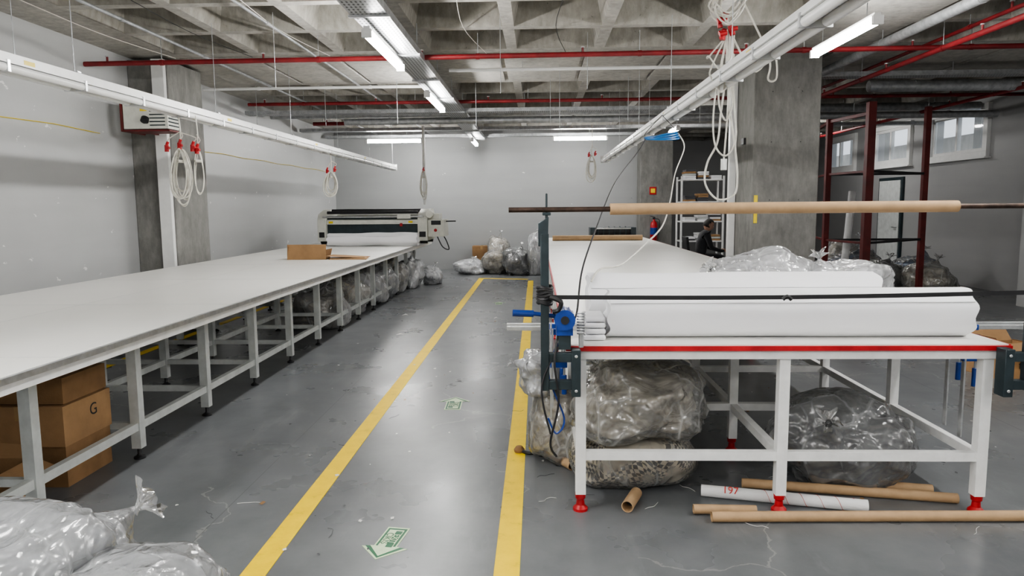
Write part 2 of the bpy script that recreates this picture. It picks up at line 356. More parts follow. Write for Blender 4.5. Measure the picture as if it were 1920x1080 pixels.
# exit arrows
def arrow(name,c,ang,txt,sc=1.0):
    q=B(name);w,hw,L=.055*sc,.11*sc,.32*sc;pts=[(-w,-L/2),(w,-L/2),(w,L*.14),(hw,L*.14),(0,L/2),(-hw,L*.14),(-w,L*.14)]
    rot=Matrix.Rotation(ang,3,'Z');cc=Vector((*c,0))
    def put(P,z0,z1,m):
        lo=[q.bm.verts.new(cc+rot@Vector((x,y,z0))) for x,y in P];hi=[q.bm.verts.new(cc+rot@Vector((x,y,z1))) for x,y in P]
        q.face(hi,m);q.face(lo[::-1],m)
        for i in range(len(P)): q.face([lo[i],lo[(i+1)%len(P)],hi[(i+1)%len(P)],hi[i]],m)
    put(pts,0,.002,MSIGN)
    put([(x*.86,y*.92) for x,y in pts],.002,.0026,MSGR)
    put([(x*.66,y*.82) for x,y in pts],.0026,.0032,MSIGN)
    put([(-w*.60,-L*.37),(-w*.02,-L*.37),(-w*.02,L*.14),(-w*.60,L*.14)],.0032,.0036,MSGR)
    o=q.done()
    for i,tx in enumerate(txt):
        p=cc+rot@Vector(((-.31*w,.33*w)[i],-L*.12,0))
        text(tx,(p.x,p.y,.0041),(0,0,ang+math.pi/2),.046*sc,(MSIGN,MSGR)[i],'lettering_%d'%i,o,.0004)
    return o
arrow('floor_exit_arrow',(-.70,3.17),math.pi-.15,('EXIT','ÇIKIŞ'));arrow('floor_exit_arrow',(-.665,5.56),.03,('EXIT','ÇIKIŞ'),1.15)
arrow('floor_exit_arrow',(-.62,11.5),.03,('EXIT','ÇIKIŞ'))
# ------------------------------------------------------------------ lamps (bare batten with glowing diffuser)
def lamp(cx,cy,z,axis,L=1.5,name='fluorescent_lamp'):
    q=B(name);h=L/2
    def bx(u0,u1,v0,v1,z0,z1,m):
        if axis=='Y': q.box(cx+v0,cx+v1,cy+u0,cy+u1,z0,z1,m)
        else: q.box(cx+u0,cx+u1,cy+v0,cy+v1,z0,z1,m)
    bx(-h,h,-.026,.026,z+.029,z+.06,MPVC)
    for e in (-1,1): bx(e*h-.018,e*h+.018,-.04,.04,z-.034,z+.036,MPVC)
    prof=[(-.034,.028),(-.036,-.005),(-.024,-.028),(.024,-.028),(.036,-.005),(.034,.028)]
    def P(u,v,w): return (cx+v,cy+u,z+w) if axis=='Y' else (cx+u,cy+v,z+w)
    a=[q.bm.verts.new(P(-h+.018,*p)) for p in prof];c=[q.bm.verts.new(P(h-.018,*p)) for p in prof]
    for i in range(6): q.face([a[i],a[(i+1)%6],c[(i+1)%6],c[i]],MTUBEON)
    q.face(a,MTUBEON);q.face(c,MTUBEON)
    for e in (-.7,.7):
        p=(cx,cy+e*h) if axis=='Y' else (cx+e*h,cy)
        q.cyl((*p,z+.06),(*p,3.399),.004,MGALV,5)
    q.done()
for y in (-3,-.5,2.6,6.85,10.15,16.4): lamp(-1.4,y,2.98,'Y',1.5 if y<16 else 1.2)
for y in (-3,0,3.2,6.6): lamp(2.68,y,2.98,'Y',1.3)
lamp(2.66,14.3,2.98,'Y',.8)
lamp(-3.1,15.85,2.98,'X',1.2);lamp(.93,15.75,2.98,'X',1.15)
for y in (-2.5,.8): lamp(-3.3,y,2.9,'Y',1.4)
lamp(5.6,3.5,3.0,'Y',1.4);lamp(6.0,16.5,3.25,'Y',.9);lamp(5.6,-1,3.0,'Y',1.4)
# ------------------------------------------------------------------ busbar trunkings over the tables
def trunk(x,y0,y1,z,name):
    q=B(name)
    q.box(x-.03,x+.03,y0,y1,z+.03,z+.09,MPVC)
    q.box(x-.075,x+.075,y0,y1,z+.018,z+.03,MPVC)
    q.cyl((x-.05,y0,z-.008),(x-.05,y1,z-.008),.026,MPVC,12);q.cyl((x+.05,y0,z-.008),(x+.05,y1,z-.008),.026,MPVC,12)
    y=y0+.4;k=0
    while y<y1:
        q.box(x-.08,x+.08,y-.012,y+.012,z-.036,z+.034,MALU)
        if k%3==0:
            q.cyl((x,y,z+.09),(x,y,3.399),.0035,MGALV,5);q.box(x-.035,x+.035,y-.02,y+.02,z+.09,z+.1,MALU)
        if k%4==1: q.box(x-.031,x-.0301+.061,y+.2,y+.3,z+.04,z+.07,MYP)
        y+=.75;k+=1
    q.box(x-.085,x+.085,y1,y1+.02,z-.04,z+.095,MPVC);return q.done()
trunk(-3.25,0.2,16.4,2.42,'overhead_busbar_trunking');trunk(1.33,0.2,14.3,2.42,'overhead_busbar_trunking')
q=B('overhead_cable_tray');q.box(-1.49,-1.21,-2,17.2,3.10,3.108,MPERF);q.box(-1.5,-1.488,-2,17.2,3.10,3.17,MGALV);q.box(-1.212,-1.2,-2,17.2,3.10,3.17,MGALV)
y=0
while y<17:
    for xx in (-1.49,-1.21): q.cyl((xx,y,3.1),(xx,y,3.399),.005,MGALV,5)
    q.box(-1.52,-1.18,y-.02,y+.02,3.08,3.1,MGALV);y+=1.5
for k in range(6):
    xx=-1.46+.04*k;q.tube([(xx+random.uniform(-.01,.01),yy,3.125+random.uniform(0,.02)) for yy in range(-2,18,1)],.009,(MBLK,MCABLE,MGALV)[k%3],5)
q.done()
def pipe(name,p,qq,r,m,hang=True,coll=None):
    b=B(name);b.cyl(p,qq,r,m,12);p=Vector(p);qq=Vector(qq);L=(qq-p).length;n=max(2,int(L/1.6));coll=coll or m
    for i in range(n):
        c=p+(qq-p)*((i+.5)/n);d=(qq-p).normalized()
        b.cyl(c-d*.02,c+d*.02,r+.005,coll,12)
        if hang and c.z<3.38: b.cyl((c.x,c.y,c.z+r),(c.x,c.y,3.399),.004,MGALV,5)
    if m is MREDP:
        for i in range(n):
            c=p+(qq-p)*((i+.15)/n);b.cyl(c,c+Vector((0,0,.07)),.012,MREDP,8);b.cyl(c+Vector((0,0,.07)),c+Vector((0,0,.08)),.022,MALU,8)
    return b.done()
pipe('red_sprinkler_pipe',(-4.95,7.95,3.14),(7.15,7.95,3.18),.027,MREDP)
pipe('red_sprinkler_pipe',(-4.6,11.6,3.2),(7.9,11.6,3.2),.027,MREDP)
pipe('red_sprinkler_pipe',(-4.3,14.0,3.16),(7.9,14.0,3.16),.035,MREDP)
pipe('red_sprinkler_pipe',(4.05,3,3.08),(4.05,13.9,3.08),.028,MREDP);pipe('red_sprinkler_pipe',(6.6,3,3.10),(6.6,20.5,3.10),.028,MREDP)
pipe('red_sprinkler_pipe',(4.3,3,3.28),(4.3,13.9,3.28),.02,MREDP)
pipe('galvanised_duct_pipe',(-3.4,12.9,3.06),(7.9,12.9,3.06),.06,MGALV);pipe('galvanised_duct_pipe',(-4.9,13.4,3.26),(7.9,13.4,3.26),.075,MGALV)
pipe('galvanised_duct_pipe',(3.72,2,3.25),(3.72,12.5,3.25),.05,MGALV);pipe('galvanised_duct_pipe',(4.6,10.4,3.16),(7.15,10.4,3.16),.08,MGALV)
pipe('white_conduit_pipe',(-1.1,9.3,3.26),(2.6,9.3,3.26),.022,MPVC);pipe('white_conduit_pipe',(-4.9,10.7,3.3),(-1.6,10.7,3.3),.022,MPVC)
pipe('white_conduit_pipe',(-3.9,1,3.33),(-3.9,17.8,3.33),.016,MGALV,False)
pipe('white_conduit_pipe',(-2.6,3,3.33),(-2.6,17.8,3.33),.014,MGALV,False)
for (yy,zz,x0,x1) in ((12.3,3.12,-4.9,2.6),(15.1,3.12,-4.9,7.9),(16.9,3.15,-4.9,2.4),(9.9,3.2,3.5,7.15)):
    q=B('overhead_cable_tray');q.box(x0,x1,yy-.1,yy+.1,zz,zz+.008,MPERF);q.box(x0,x1,yy-.11,yy-.1,zz,zz+.06,MGALV);q.box(x0,x1,yy+.1,yy+.11,zz,zz+.06,MGALV)
    x=x0+.5
    while x<x1:
        q.cyl((x,yy-.105,zz),(x,yy-.105,3.399),.005,MGALV,5);x+=1.4
    q.tube([(x0+i*(x1-x0)/12,yy+random.uniform(-.03,.03),zz+.025) for i in range(13)],.012,MBLK,5);q.tube([(x0+i*(x1-x0)/12,yy+random.uniform(-.05,.05),zz+.04) for i in range(13)],.01,MCABLE,5)
    q.done()
q=B('overhead_loose_wires')
for k in range(6):
    x0=-4.6+k*.95;q.tube([(x0,4+.3*k%2,3.39),(x0+.12,6,3.37),(x0+.05,7.6,3.38),(x0+.2,8.9,3.38)],.004,MBLK if k%2 else MCABLE,5,5)
for k in range(7): q.cyl((-4.2+k*1.1,10.9-.2*(k%3),2.75),(-4.2+k*1.1,10.9-.2*(k%3),3.399),.004,MGALV,5)
for (x,y,z) in ((-3.6,5.0,2.5),(-.35,7.2,2.65),(.3,9.6,2.5),(.55,8.0,2.8),(-2.5,7.0,2.7),(1.6,10.5,2.6)): q.cyl((x,y,z),(x,y,3.399),.003,MGALV,5)
q.done()
q=B('wall_string');q.tube([(-4.985,1+.8*i,2.44-.02*(i%2)) for i in range(10)],.004,MYP,5);q.tube([(-4.985,9.9+.8*i,2.42-.02*(i%2)) for i in range(10)],.004,MYP,5);q.done()
# ------------------------------------------------------------------ left cutting table
TZ=.87
q=B('cutting_table');x0,x1,y0,y1=-4.34,-2.2,2.0,14.9
q.box(x0,x1,y0,y1,TZ-.025,TZ,MT)
q.box(x1,x1+.02,y0,y1,TZ-.03,TZ-.002,MALU);q.box(x1-.01,x1+.012,y0,y1,TZ-.075,TZ-.03,MWHITE);q.box(x0-.015,x0,y0,y1,TZ-.075,TZ-.002,MALU)
y=y0+1.22
while y<y1-.3: q.box(x0+.01,x1-.01,y-.0025,y+.0025,TZ,TZ+.0006,MGREY);y+=1.83
q.box(-3.3,-3.297,y0,y1,TZ,TZ+.0005,MGREY)
legs=[2.43+.93*k for k in range(14)]
for lx in (-2.5,-3.3,-4.1):
    for k in range(len(legs)):
        y=legs[k]
        if y>y1-.1: continue
        q.box(lx-.03,lx+.03,y-.03,y+.03,.07,TZ-.075,MGREY)
        q.lathe((lx,y,0),[(.035,0),(.035,.012),(.02,.02),(.012,.03),(.012,.07)],MBLK,12)
    q.box(lx-.025,lx+.025,y0+.05,y1-.05,TZ-.075,TZ-.026,MGREY)
    q.box(lx-.02,lx+.02,y0+.1,y1-.1,.185,.235,MGREY)
for y in legs:
    if y>y1-.1: continue
    q.box(-4.1,x1-.02,y-.02,y+.02,TZ-.07,TZ-.03,MGREY)
    q.box(-4.08,-2.52,y-.018,y+.018,.19,.23,MGREY)
q.done(.003)
# ------------------------------------------------------------------ right cutting table
q=B('cutting_table');x0,x1,y0,y1=.15,2.27,3.5,15.6
q.box(x0,x1,y0,y1,TZ-.022,TZ,MT)
q.box(x0-.012,x1+.012,y0-.014,y0,TZ-.030,TZ-.006,MRED);q.box(x0-.012,x0,y0,y1,TZ-.03,TZ-.002,MRED);q.box(x1,x1+.012,y0,y1,TZ-.03,TZ-.002,MRED)
q.box(x0+.02,x1-.02,y0+.01,y0+.055,TZ-.075,TZ-.022,MWHITE)
y=y0+1.8
while y<y1-.3: q.box(x0+.01,x1-.01,y-.0025,y+.0025,TZ,TZ+.0006,MGREY);y+=1.83
rows=[3.555,4.45,5.5]+[6.45+.95*k for k in range(10)]
for lx in (.215,1.22,2.2):
    for y in rows:
        q.box(lx-.026,lx+.026,y-.026,y+.026,.09,TZ-.07,MWHITE);q.lathe((lx,y,0),[(.038,0),(.038,.014),(.022,.03),(.019,.06),(.026,.065),(.028,.09)],MRED,14)
    q.box(lx-.022,lx+.022,y0+.05,y1-.1,TZ-.075,TZ-.022,MWHITE);q.box(lx-.02,lx+.02,y0+.08,rows[-1],.27,.315,MWHITE)
for y in rows:
    q.box(.215,2.2,y-.022,y+.022,.27,.315,MWHITE);q.box(.215,2.2,y-.02,y+.02,TZ-.07,TZ-.022,MWHITE)
q.done(.003)
# ------------------------------------------------------------------ roll holder stand
SY=3.44
def bracket(sx,xv,xp,name):
    q=B(name)
    a,c=sorted((xv-.02,xv+.02));q.box(a,c,SY-.03,SY+.02,.66,1.42,MDK)
    for z in (.665,.80):
        a,c=sorted((xv,xp));q.box(a,c,SY-.025,SY+.015,z,z+.045,MDK)
    q.box(xp-.022,xp+.022,SY-.03,SY+.045,.63,.86,MDK)
    for z in (.66,.83): q.cyl((xp,SY-.036,z),(xp,SY-.03,z),.008,MALU,8)
    q.hexa([(xv-.03,SY-.02,1.36),(xv+.015,SY-.02,1.36),(xv+.015,SY+.01,1.36),(xv-.03,SY+.01,1.36),(xv-.03,SY-.02,1.47),(xv+.02,SY-.02,1.50),(xv+.02,SY+.01,1.50),(xv-.03,SY+.01,1.47)],MDK)
    q.cyl((xv+.01,SY,1.47),(xv+.01,SY,1.512),.007,MDK,8);q.cyl((xv+.01,SY+.022,1.45),(xv+.01,SY+.022,1.61),.005,MDK,8)
    q.box(xv-.01,xv+.03,SY-.01,SY+.03,1.506,1.52,MDK)
    return q
q=bracket(1,.035,.185,'roll_holder_bracket');q.done(.003)
q=bracket(-1,2.325,2.225,'roll_holder_bracket');q.done(.003)
PZ=1.533
q=B('fabric_roll_pole');q.cyl((-.135,SY,PZ),(2.62,SY,PZ),.0125,simple('rusty_steel',(.07,.045,.035),.5,.5,.4,20),14)
q.hollow((.345,SY,PZ),(1.955,SY,PZ),.027,.0128,MTUBE,20);q.done()
q=B('tensioning_strap')
pts=[(.03+i*.1,SY-.04,1.12-.012*math.sin(math.pi*i/23)+.0006*i) for i in range(24)]
for a,c in zip(pts[:-1],pts[1:]): q.beam(a,c,.006,.02,MBLK)
for k in range(7):
    z=1.09+.012*k;q.tube([(.035+.034*math.cos(t),SY-.005+.04*math.sin(t),z+.006*math.sin(t*2+k)) for t in [i*math.pi/6 for i in range(13)]],.009,MBLK,6)
q.tube([(.06,SY-.045,1.12),(.11,SY-.06,1.10),(.1,SY-.05,1.06),(.07,SY-.05,1.05)],.012,MBLK,6,4)
q.tube([(1.15,SY-.046,1.105),(1.17,SY-.05,1.12),(1.19,SY-.046,1.105)],.01,MBLK,6,3)
q.done()
q=B('hoist_motor')
q.cyl((.13,3.40,1.01),(.13,3.54,1.01),.045,MBLUE,20);
for k in range(12):
    a=k*math.pi/6;q.obox((.13+.045*math.cos(a),3.47,1.01+.045*math.sin(a)),(.012,.13,.004),Matrix.Rotation(-a,3,'Y'),MBLUE)
q.cyl((.13,3.385,1.01),(.13,3.40,1.01),.05,MBLUE,20);q.cyl((.13,3.38,1.01),(.13,3.386,1.01),.02,MBLK,14);q.box(.09,.17,3.42,3.53,.93,.98,MBLUE);q.box(.1,.16,3.43,3.50,.86,.93,MDK)
q.cyl((.095,3.45,1.02),(-.02,3.44,1.035),.011,MBLUE,10);q.cyl((-.02,3.44,1.035),(-.12,3.43,1.04),.017,MBLUE,10)
for k in range(8): q.tube([(.21+.018*math.cos(t),3.44+.018*math.sin(t),.93+.014*k+.014*t/6.28) for t in [i*math.pi/4 for i in range(9)]],.004,MGALV,5)
q.cyl((.21,3.44,.87),(.21,3.44,.94),.012,MGALV,8);q.done()
def clamp(name,x,y,zt,zb):
    q=B(name);q.box(x-.005,x+.005,y-.015,y+.015,zb,zt,MALU);q.box(x-.008,x+.06,y-.013,y+.013,zt-.03,zt,MBLUE);q.box(x-.012,x+.075,y-.014,y+.014,zt-.2,zt-.165,MBLUE)
    q.cyl((x+.06,y,zt-.27),(x+.06,y,zt-.06),.006,MGALV,8);q.cyl((x+.06,y,zt-.34),(x+.06,y,zt-.24),.014,MBLUE,10);q.cyl((x+.06,y,zt-.062),(x+.06,y,zt-.055),.016,MBLK,10);q.done(.002)
clamp('bar_clamp',.075,3.62,.93,.52);clamp('bar_clamp',.07,3.78,.93,.42)
clamp('bar_clamp',2.30,3.9,.9,.28);clamp('bar_clamp',2.30,4.05,.9,.3)
q=B('hanging_power_leads')
q.tube([(.1,3.45,.94),(.08,3.4,.8),(.1,3.42,.6),(.06,3.42,.4),(.09,3.45,.32)],.006,MBLK,6,6);q.tube([(.13,3.47,.93),(.05,3.45,.75),(.13,3.5,.5),(.09,3.5,.42),(.05,3.5,.5)],.005,MBLUE,6,6)
q.tube([(.14,3.45,.93),(.02,3.4,.7),(.06,3.4,.45)],.005,MBLK,6,6);q.done()
q=B('aluminium_cutting_rail');q.box(-.17,2.75,3.905,3.945,TZ+.001,TZ+.025,MALU);q.box(-.17,2.75,3.915,3.935,TZ+.025,TZ+.04,MALU);q.done(.002)
# ------------------------------------------------------------------ fabric rolls
def froll(name,x0,x1,cy,rz,ry,zb,m,seed,loose=.006,core=True):
    q=B(name);NX,NA=40,48;rings=[]
    for i in range(NX+1):
        u=i/NX;x=x0+(x1-x0)*u;rg=[]
        for k in range(NA):
            a=2*math.pi*k/NA;n=noise.noise(Vector((x*2+seed,math.cos(a)*1.2,math.sin(a)*1.2)))*loose*1.2
            ex=(.010*math.sin(k*.9+seed)) if i in(0,NX) else 0
            yy=cy+(ry+n)*math.cos(a);zz=zb+rz+(rz+n)*math.sin(a);zz=max(zz,zb+.001)
            rg.append(q.bm.verts.new((x+ex,yy,zz)))
        rings.append(rg)
    for i in range(NX):
        for k in range(NA): q.face([rings[i][k],rings[i][(k+1)%NA],rings[i+1][(k+1)%NA],rings[i+1][k]],m,True)
    for e,rg in ((0,rings[0]),(1,rings[-1])):
        prev=rg;sgn=1 if e==0 else -1
        for s in (.86,.84,.66,.64,.45,.43,.22):
            dx=sgn*(.01 if int(s*100)%2==0 else -.003)
            c=Vector((rg[0].co.x,cy,zb+rz));new=[q.bm.verts.new((c.x+dx,c.y+(v.co.y-c.y)*s,c.z+(v.co.z-c.z)*s)) for v in rg]
            for k in range(NA): q.face([prev[k],prev[(k+1)%NA],new[(k+1)%NA],new[k]],m,True)
            prev=new
        q.face(prev,MTUBE if core else m)
    a0=2.62;pr=None
    for i in range(41):
        x=x0+.01+(x1-x0-.02)*i/40;w=.003*math.sin(i*.7+seed)
        v=[q.bm.verts.new((x,cy+(ry+o_)*math.cos(a0+da+w),zb+rz+(rz+o_)*math.sin(a0+da+w))) for o_,da in ((.001,-.5),(.006,0),(.001,.01))]
        if pr:
            for j in (0,1): q.face([pr[j],pr[j+1],v[j+1],v[j]],m,True)
        pr=v
    return q.done()
froll('white_fabric_roll',.36,2.18,3.73,.125,.125,TZ,MCLOTH,1,.002)
froll('white_fabric_roll',.29,1.90,4.13,.148,.15,TZ,MCLOTH,5,.006)
q=B('folded_fabric')
for k in range(4):
    z=TZ+.002+k*.03;q.box(.23+.01*(k%2),.345,3.60+.008*k,3.86,z,z+.026,MCLOTH)
q.done(.01)
# ------------------------------------------------------------------ bags
def edge(p):
    dd,_=noise.voronoi(p);return max(0,1-(dd[1]-dd[0])*2.2)
def rdg(x):
    q=abs((x/math.pi)%2-1);return (q**1.5)-.4
def bag(name,c,r,film_,fill,seed,amp=.1,sub=5,tie=(.2,-.2,1),fs=.88,neck=True,tip=.15):
    """tied plastic sack: film gathered in folds towards a knot, over a soft fabric filling"""
    c=Vector(c);q=B(name);t=Vector(tie).normalized();u=t.orthogonal().normalized();w=t.cross(u);s=Vector((seed*3.1,seed*1.7,seed*.9))
    for layer in (0,1):
        bm=bmesh.new();bmesh.ops.create_icosphere(bm,subdivisions=sub if layer else sub-1,radius=1)
        for v in bm.verts:
            d=v.co.normalized();p=Vector((math.copysign(abs(d.x)**.9,d.x),math.copysign(abs(d.y)**.9,d.y),math.copysign(abs(d.z)**.9,d.z)))
            n=noise.noise(d*1.1+s)*amp*2.6+noise.noise(d*2.4+s)*amp*1.0
            if layer:
                th=math.acos(max(-1,min(1,d.dot(t))));ph=math.atan2(d.dot(w),d.dot(u));wp=noise.noise(d*1.4+s)*1.6
                fo=.5*rdg(6*ph+wp*2)+.32*rdg(11*ph-wp*2.5+1)+.2*rdg(19*ph+wp*2)
                env=(math.exp(-th*.8))*min(1,th*2.2)
                e=d+Vector((noise.noise(d*1.5+s),noise.noise(d*1.5+s+Vector((9,0,0))),noise.noise(d*1.5+s+Vector((0,9,0)))))*.25
                g=e-t*e.dot(t)*.5
                n+=amp*(.9*fo*env+.42*edge(g*1.9+s)**1.5+.2*edge(g*4+s)**1.5+.08*edge(e*8+s))-amp*.15
                if neck and th<.6: k_=1-th/.6;p=p*(1-.12*math.sin(math.pi*k_))+t*(tip*k_**2.6)
            else: n+=noise.noise(d*2.6+s)*amp*.6
            p=p*(1+n);p.x*=1+.12*max(0,-d.z);p.y*=1+.12*max(0,-d.z);k=1 if layer else fs
            v.co=Vector((p.x*r[0]*k,p.y*r[1]*k,p.z*r[2]*k));lo=-r[2]*(.86 if layer else .84)
            if v.co.z<lo: v.co.z=lo+(v.co.z-lo)*.02
        me_v=[q.bm.verts.new(v.co+c) for v in bm.verts]
        for fc in bm.faces: q.face([me_v[v.index] for v in fc.verts],film_ if layer else fill,True)
        if layer and neck:
            ap=max(bm.verts,key=lambda v:v.co.normalized().dot(Vector((t.x*r[0],t.y*r[1],t.z*r[2])).normalized())+v.co.length*.3).co+c
            S=.5*(r[0]+r[1]);pr=None
            for j,(rr,hh) in enumerate(((.055,-.02),(.03,.02),(.06,.07),(.12,.12),(.18,.17))):
                row=[]
                for i in range(36):
                    a=2*math.pi*i/36;ru=1+(.35*math.sin(a*5+seed)+.2*math.sin(a*9+j))*(j/4)
                    row.append(q.bm.verts.new(ap+(u*math.cos(a)+w*math.sin(a))*rr*S*ru+t*(hh*S*(1+.25*math.sin(a*4+seed)*(j/4)))))
                if pr:
                    for i in range(36): q.face([pr[i],pr[(i+1)%36],row[(i+1)%36],row[i]],film_,True)
                pr=row
        bm.free()
    zmin=min(v.co.z for v in q.bm.verts);want=c.z-r[2]*.87
    for v in q.bm.verts: v.co.z+=want-zmin
    return q.done(angle=180)
def bagf(name,x,y,rx,ry,h,film_,fill,seed,zb=0,**k):
    return bag(name,(x,y,zb+h/1.9*.87+.001),(rx,ry,h/1.9),film_,fill,seed,**k)
bagf('patterned_fabric_bundle',.53,3.98,.33,.26,.32,MPL,MPAT,2,amp=.07,fs=.95,sub=6,neck=False)
bagf('plastic_fabric_sack',.57,4.03,.34,.31,.42,MPL,FX_G,3,zb=.27,amp=.12,sub=6,fs=.86,tie=(-.5,-.35,.8))
bagf('plastic_fabric_sack',1.74,4.02,.37,.29,.50,MPLG,FX_D,4,amp=.10,tie=(-.45,-.8,.55),fs=.86,sub=6,tip=.12)
bagf('plastic_fabric_sack',.70,4.98,.42,.34,.55,MPLW,FX_B,5,amp=.12)
bagf('plastic_fabric_sack',.02,4.28,.13,.15,.28,MPLW,FX_L,6,zb=.42,amp=.15,tie=(-1,0,.3))
bagf('plastic_fabric_sack',.13,4.34,.18,.2,.46,MPL,FX_G,16,amp=.12,neck=False)
bagf('plastic_wrapped_fabric',1.42,4.56,.36,.2,.38,MPLW,MCLOTH,8,zb=TZ,amp=.13,fs=.80,sub=6,tie=(-.9,-.5,.5))
bagf('plastic_wrapped_fabric',1.88,4.62,.34,.2,.33,MPLW,MCLOTH,9,zb=TZ,amp=.14,fs=.85,sub=6,tie=(-.3,-.3,1),tip=.1)
bagf('plastic_fabric_sack',-1.85,2.30,.44,.36,.55,MPLG,FX_S,11,amp=.11,sub=6,fs=.90,tie=(.6,.5,.5),tip=.1)
fb=bagf('plastic_fabric_sack',-1.38,2.02,.44,.36,.47,MPLG,FX_S,12,amp=.11,sub=6,fs=.90,tie=(-.5,.5,.8),tip=.12)
# handwritten marks on the near sack, wrapped onto the film
def scribble(pts,c,sz,tgt):
    q=B('pen_mark');P=[]
    for i in range(len(pts)-1):
        a=Vector(pts[max(i-1,0)]);b_=Vector(pts[i]);c_=Vector(pts[i+1]);d_=Vector(pts[min(i+2,len(pts)-1)])
        for k in range(8):
            t=k/8;P.append(.5*((2*b_)+(c_-a)*t+(2*a-5*b_+4*c_-d_)*t*t+(3*b_-a-3*c_+d_)*t**3))
    P.append(Vector(pts[-1]));pr=None
    for i,p in enumerate(P):
        d=(P[min(i+1,len(P)-1)]-P[max(i-1,0)]).normalized();n=Vector((-d.y,d.x))*.035
        row=[q.bm.verts.new((c[0]+(p.x+e*n.x)*sz,c[1]-.02+(p.y+e*n.y)*sz*.75,c[2]+(p.y+e*n.y)*sz*.65)) for e in (-1,1)]
        if pr: q.face([pr[0],pr[1],row[1],row[0]],MPEN)
        pr=row
    o=q.done(center=False)
    m=o.modifiers.new('wrap','SHRINKWRAP');m.target=tgt;m.wrap_method='NEAREST_SURFACEPOINT';m.wrap_mode='ABOVE_SURFACE';m.offset=.004
    o.parent=tgt;o.matrix_parent_inverse=Matrix.Translation(-tgt.location)
scribble([(.4,.8),(0,1),(-.4,.7),(0,.2),(.4,-.3),(0,-.7),(-.5,-.4)],(-1.52,1.86,.44),.06,fb)
scribble([(.4,1),(-.3,1),(-.3,.4),(.3,.3),(.3,-.4),(-.3,-.5)],(-1.36,1.86,.44),.035,fb)
scribble([(-.3,.8),(.2,1),(.2,.4),(-.3,-.4),(.4,-.4)],(-1.31,1.86,.44),.035,fb)
for i,(x,y,rx,ry,h,fm,fl) in enumerate([(-1.55,16.6,.34,.3,.33,MPLW,FX_L),(-.95,16.7,.33,.32,.55,MPL,FX_G),(-.93,17.2,.25,.25,.9,MPL,FX_B),(-.45,16.4,.33,.3,.62,MPLG,FX_D),(-.05,16.3,.22,.22,.95,MPLW,FX_L),
    (-2.85,9.3,.36,.36,.5,MPLW,FX_G),(-2.85,10.4,.36,.36,.56,MPLW,FX_B),(-2.8,11.4,.34,.36,.6,MPLW,FX_L),(-2.75,12.3,.3,.36,.6,MPLW,FX_L),(-2.7,13.1,.3,.36,.6,MPLW,FX_B),(-2.5,13.95,.26,.4,.6,MPLW,FX_L),(-2.12,14.5,.2,.22,.36,MPLW,FX_L),
    (5.5,12.9,.42,.4,.68,MPLG,FX_N),(6.15,13.1,.42,.4,.55,MPL,FX_D),(6.7,12.6,.4,.4,.52,MPL,FX_B),(5.9,13.8,.5,.4,.85,MPLG,FX_G),(6.9,13.4,.4,.4,.62,MPL,FX_N)]):
    bagf('plastic_fabric_sack',x,y,rx,ry,h,fm,fl,20+i,amp=.12,sub=5,tip=.2)
# ------------------------------------------------------------------ tubes on floor
def ctube(name,p,q2,r,m=MTUBE):
    q=B(name);q.hollow(p,q2,r,r*.86,m);return q.done()
ctube('cardboard_tube',(.85,3.42,.027),(2.72,3.46,.027),.026);ctube('cardboard_tube',(1.12,3.86,.027),(2.17,3.66,.027),.026)
ctube('cardboard_tube',(.78,3.51,.027),(1.09,3.50,.027),.024);ctube('cardboard_tube',(1.5,3.90,.03),(2.1,3.77,.03),.026)
ctube('cardboard_tube',(.45,3.52,.032),(.52,3.70,.032),.031);ctube('cardboard_tube',(.05,4.36,.03),(.2,4.1,.03),.028)
o=ctube('white_printed_tube',(.87,3.74,.032),(1.66,3.545,.032),.031,MCLOTH2)
d=Vector((.79,-.195,0));an=math.atan2(d.y,d.x)
q=B('spiral_stripe')
pp=Vector((.87,3.74,.032));dn=d.normalized();sd=Vector((-dn.y,dn.x,0))
q.tube([pp+dn*(.30+.45*t/300)+(sd*math.cos(t*.11)+Vector((0,0,1))*math.sin(t*.11))*.0313 for t in range(0,301)],.0012,MRINK,4);q.done(parent=o)
text('197',tuple(pp+dn*.15-sd*.026+Vector((0,0,.0225))),(math.radians(48),0,an),.055,MRINK,'lettering',o,.0003)
q=B('black_white_cord');q.tube([(-.11,4.42,.01),(-.05,4.36,.015),(0,4.42,.01),(.05,4.33,.015),(.1,4.36,.01),(.14,4.3,.01)],.012,MBLK,6,5);q.tube([(.0,4.4,.02),(.03,4.34,.025),(.05,4.38,.02)],.013,MCLOTH,6,4);q.lathe((-.12,4.42,0),[(.03,0),(.035,.02),(.02,.04),(.0,.045)],MCARDD,10);q.done()
q=B('paper_scraps')
for k in range(150):
    x=random.uniform(-2.1,.1) if k<80 else random.uniform(.3,3.2);y=random.uniform(3.0,13) if k<100 else random.uniform(3.6,7);s=random.uniform(.004,.016);a=random.uniform(0,3);m=random.choice([MPAPER,MPAPER,MFDK,MFDK,MCARDD])
    v=[(x+s*math.cos(a+t)*random.uniform(.6,1.2),y+s*math.sin(a+t)*random.uniform(.8,1.8),.003+random.uniform(0,.004)) for t in (0,1.5,3,4.6)];q.poly(v,m)
for k in range(26):
    x=random.uniform(-2.2,.1) if k<14 else random.uniform(.3,2.3);y=random.uniform(3.2,9) if k<14 else random.uniform(3.3,5);a=random.uniform(0,6);P=[]
    for j in range(5): P.append((x,y,.003));a+=random.uniform(-1,1);x+=.03*math.cos(a);y+=.03*math.sin(a)
    q.tube(P,.0012,random.choice([MPAPER,MFDK]),4,4)
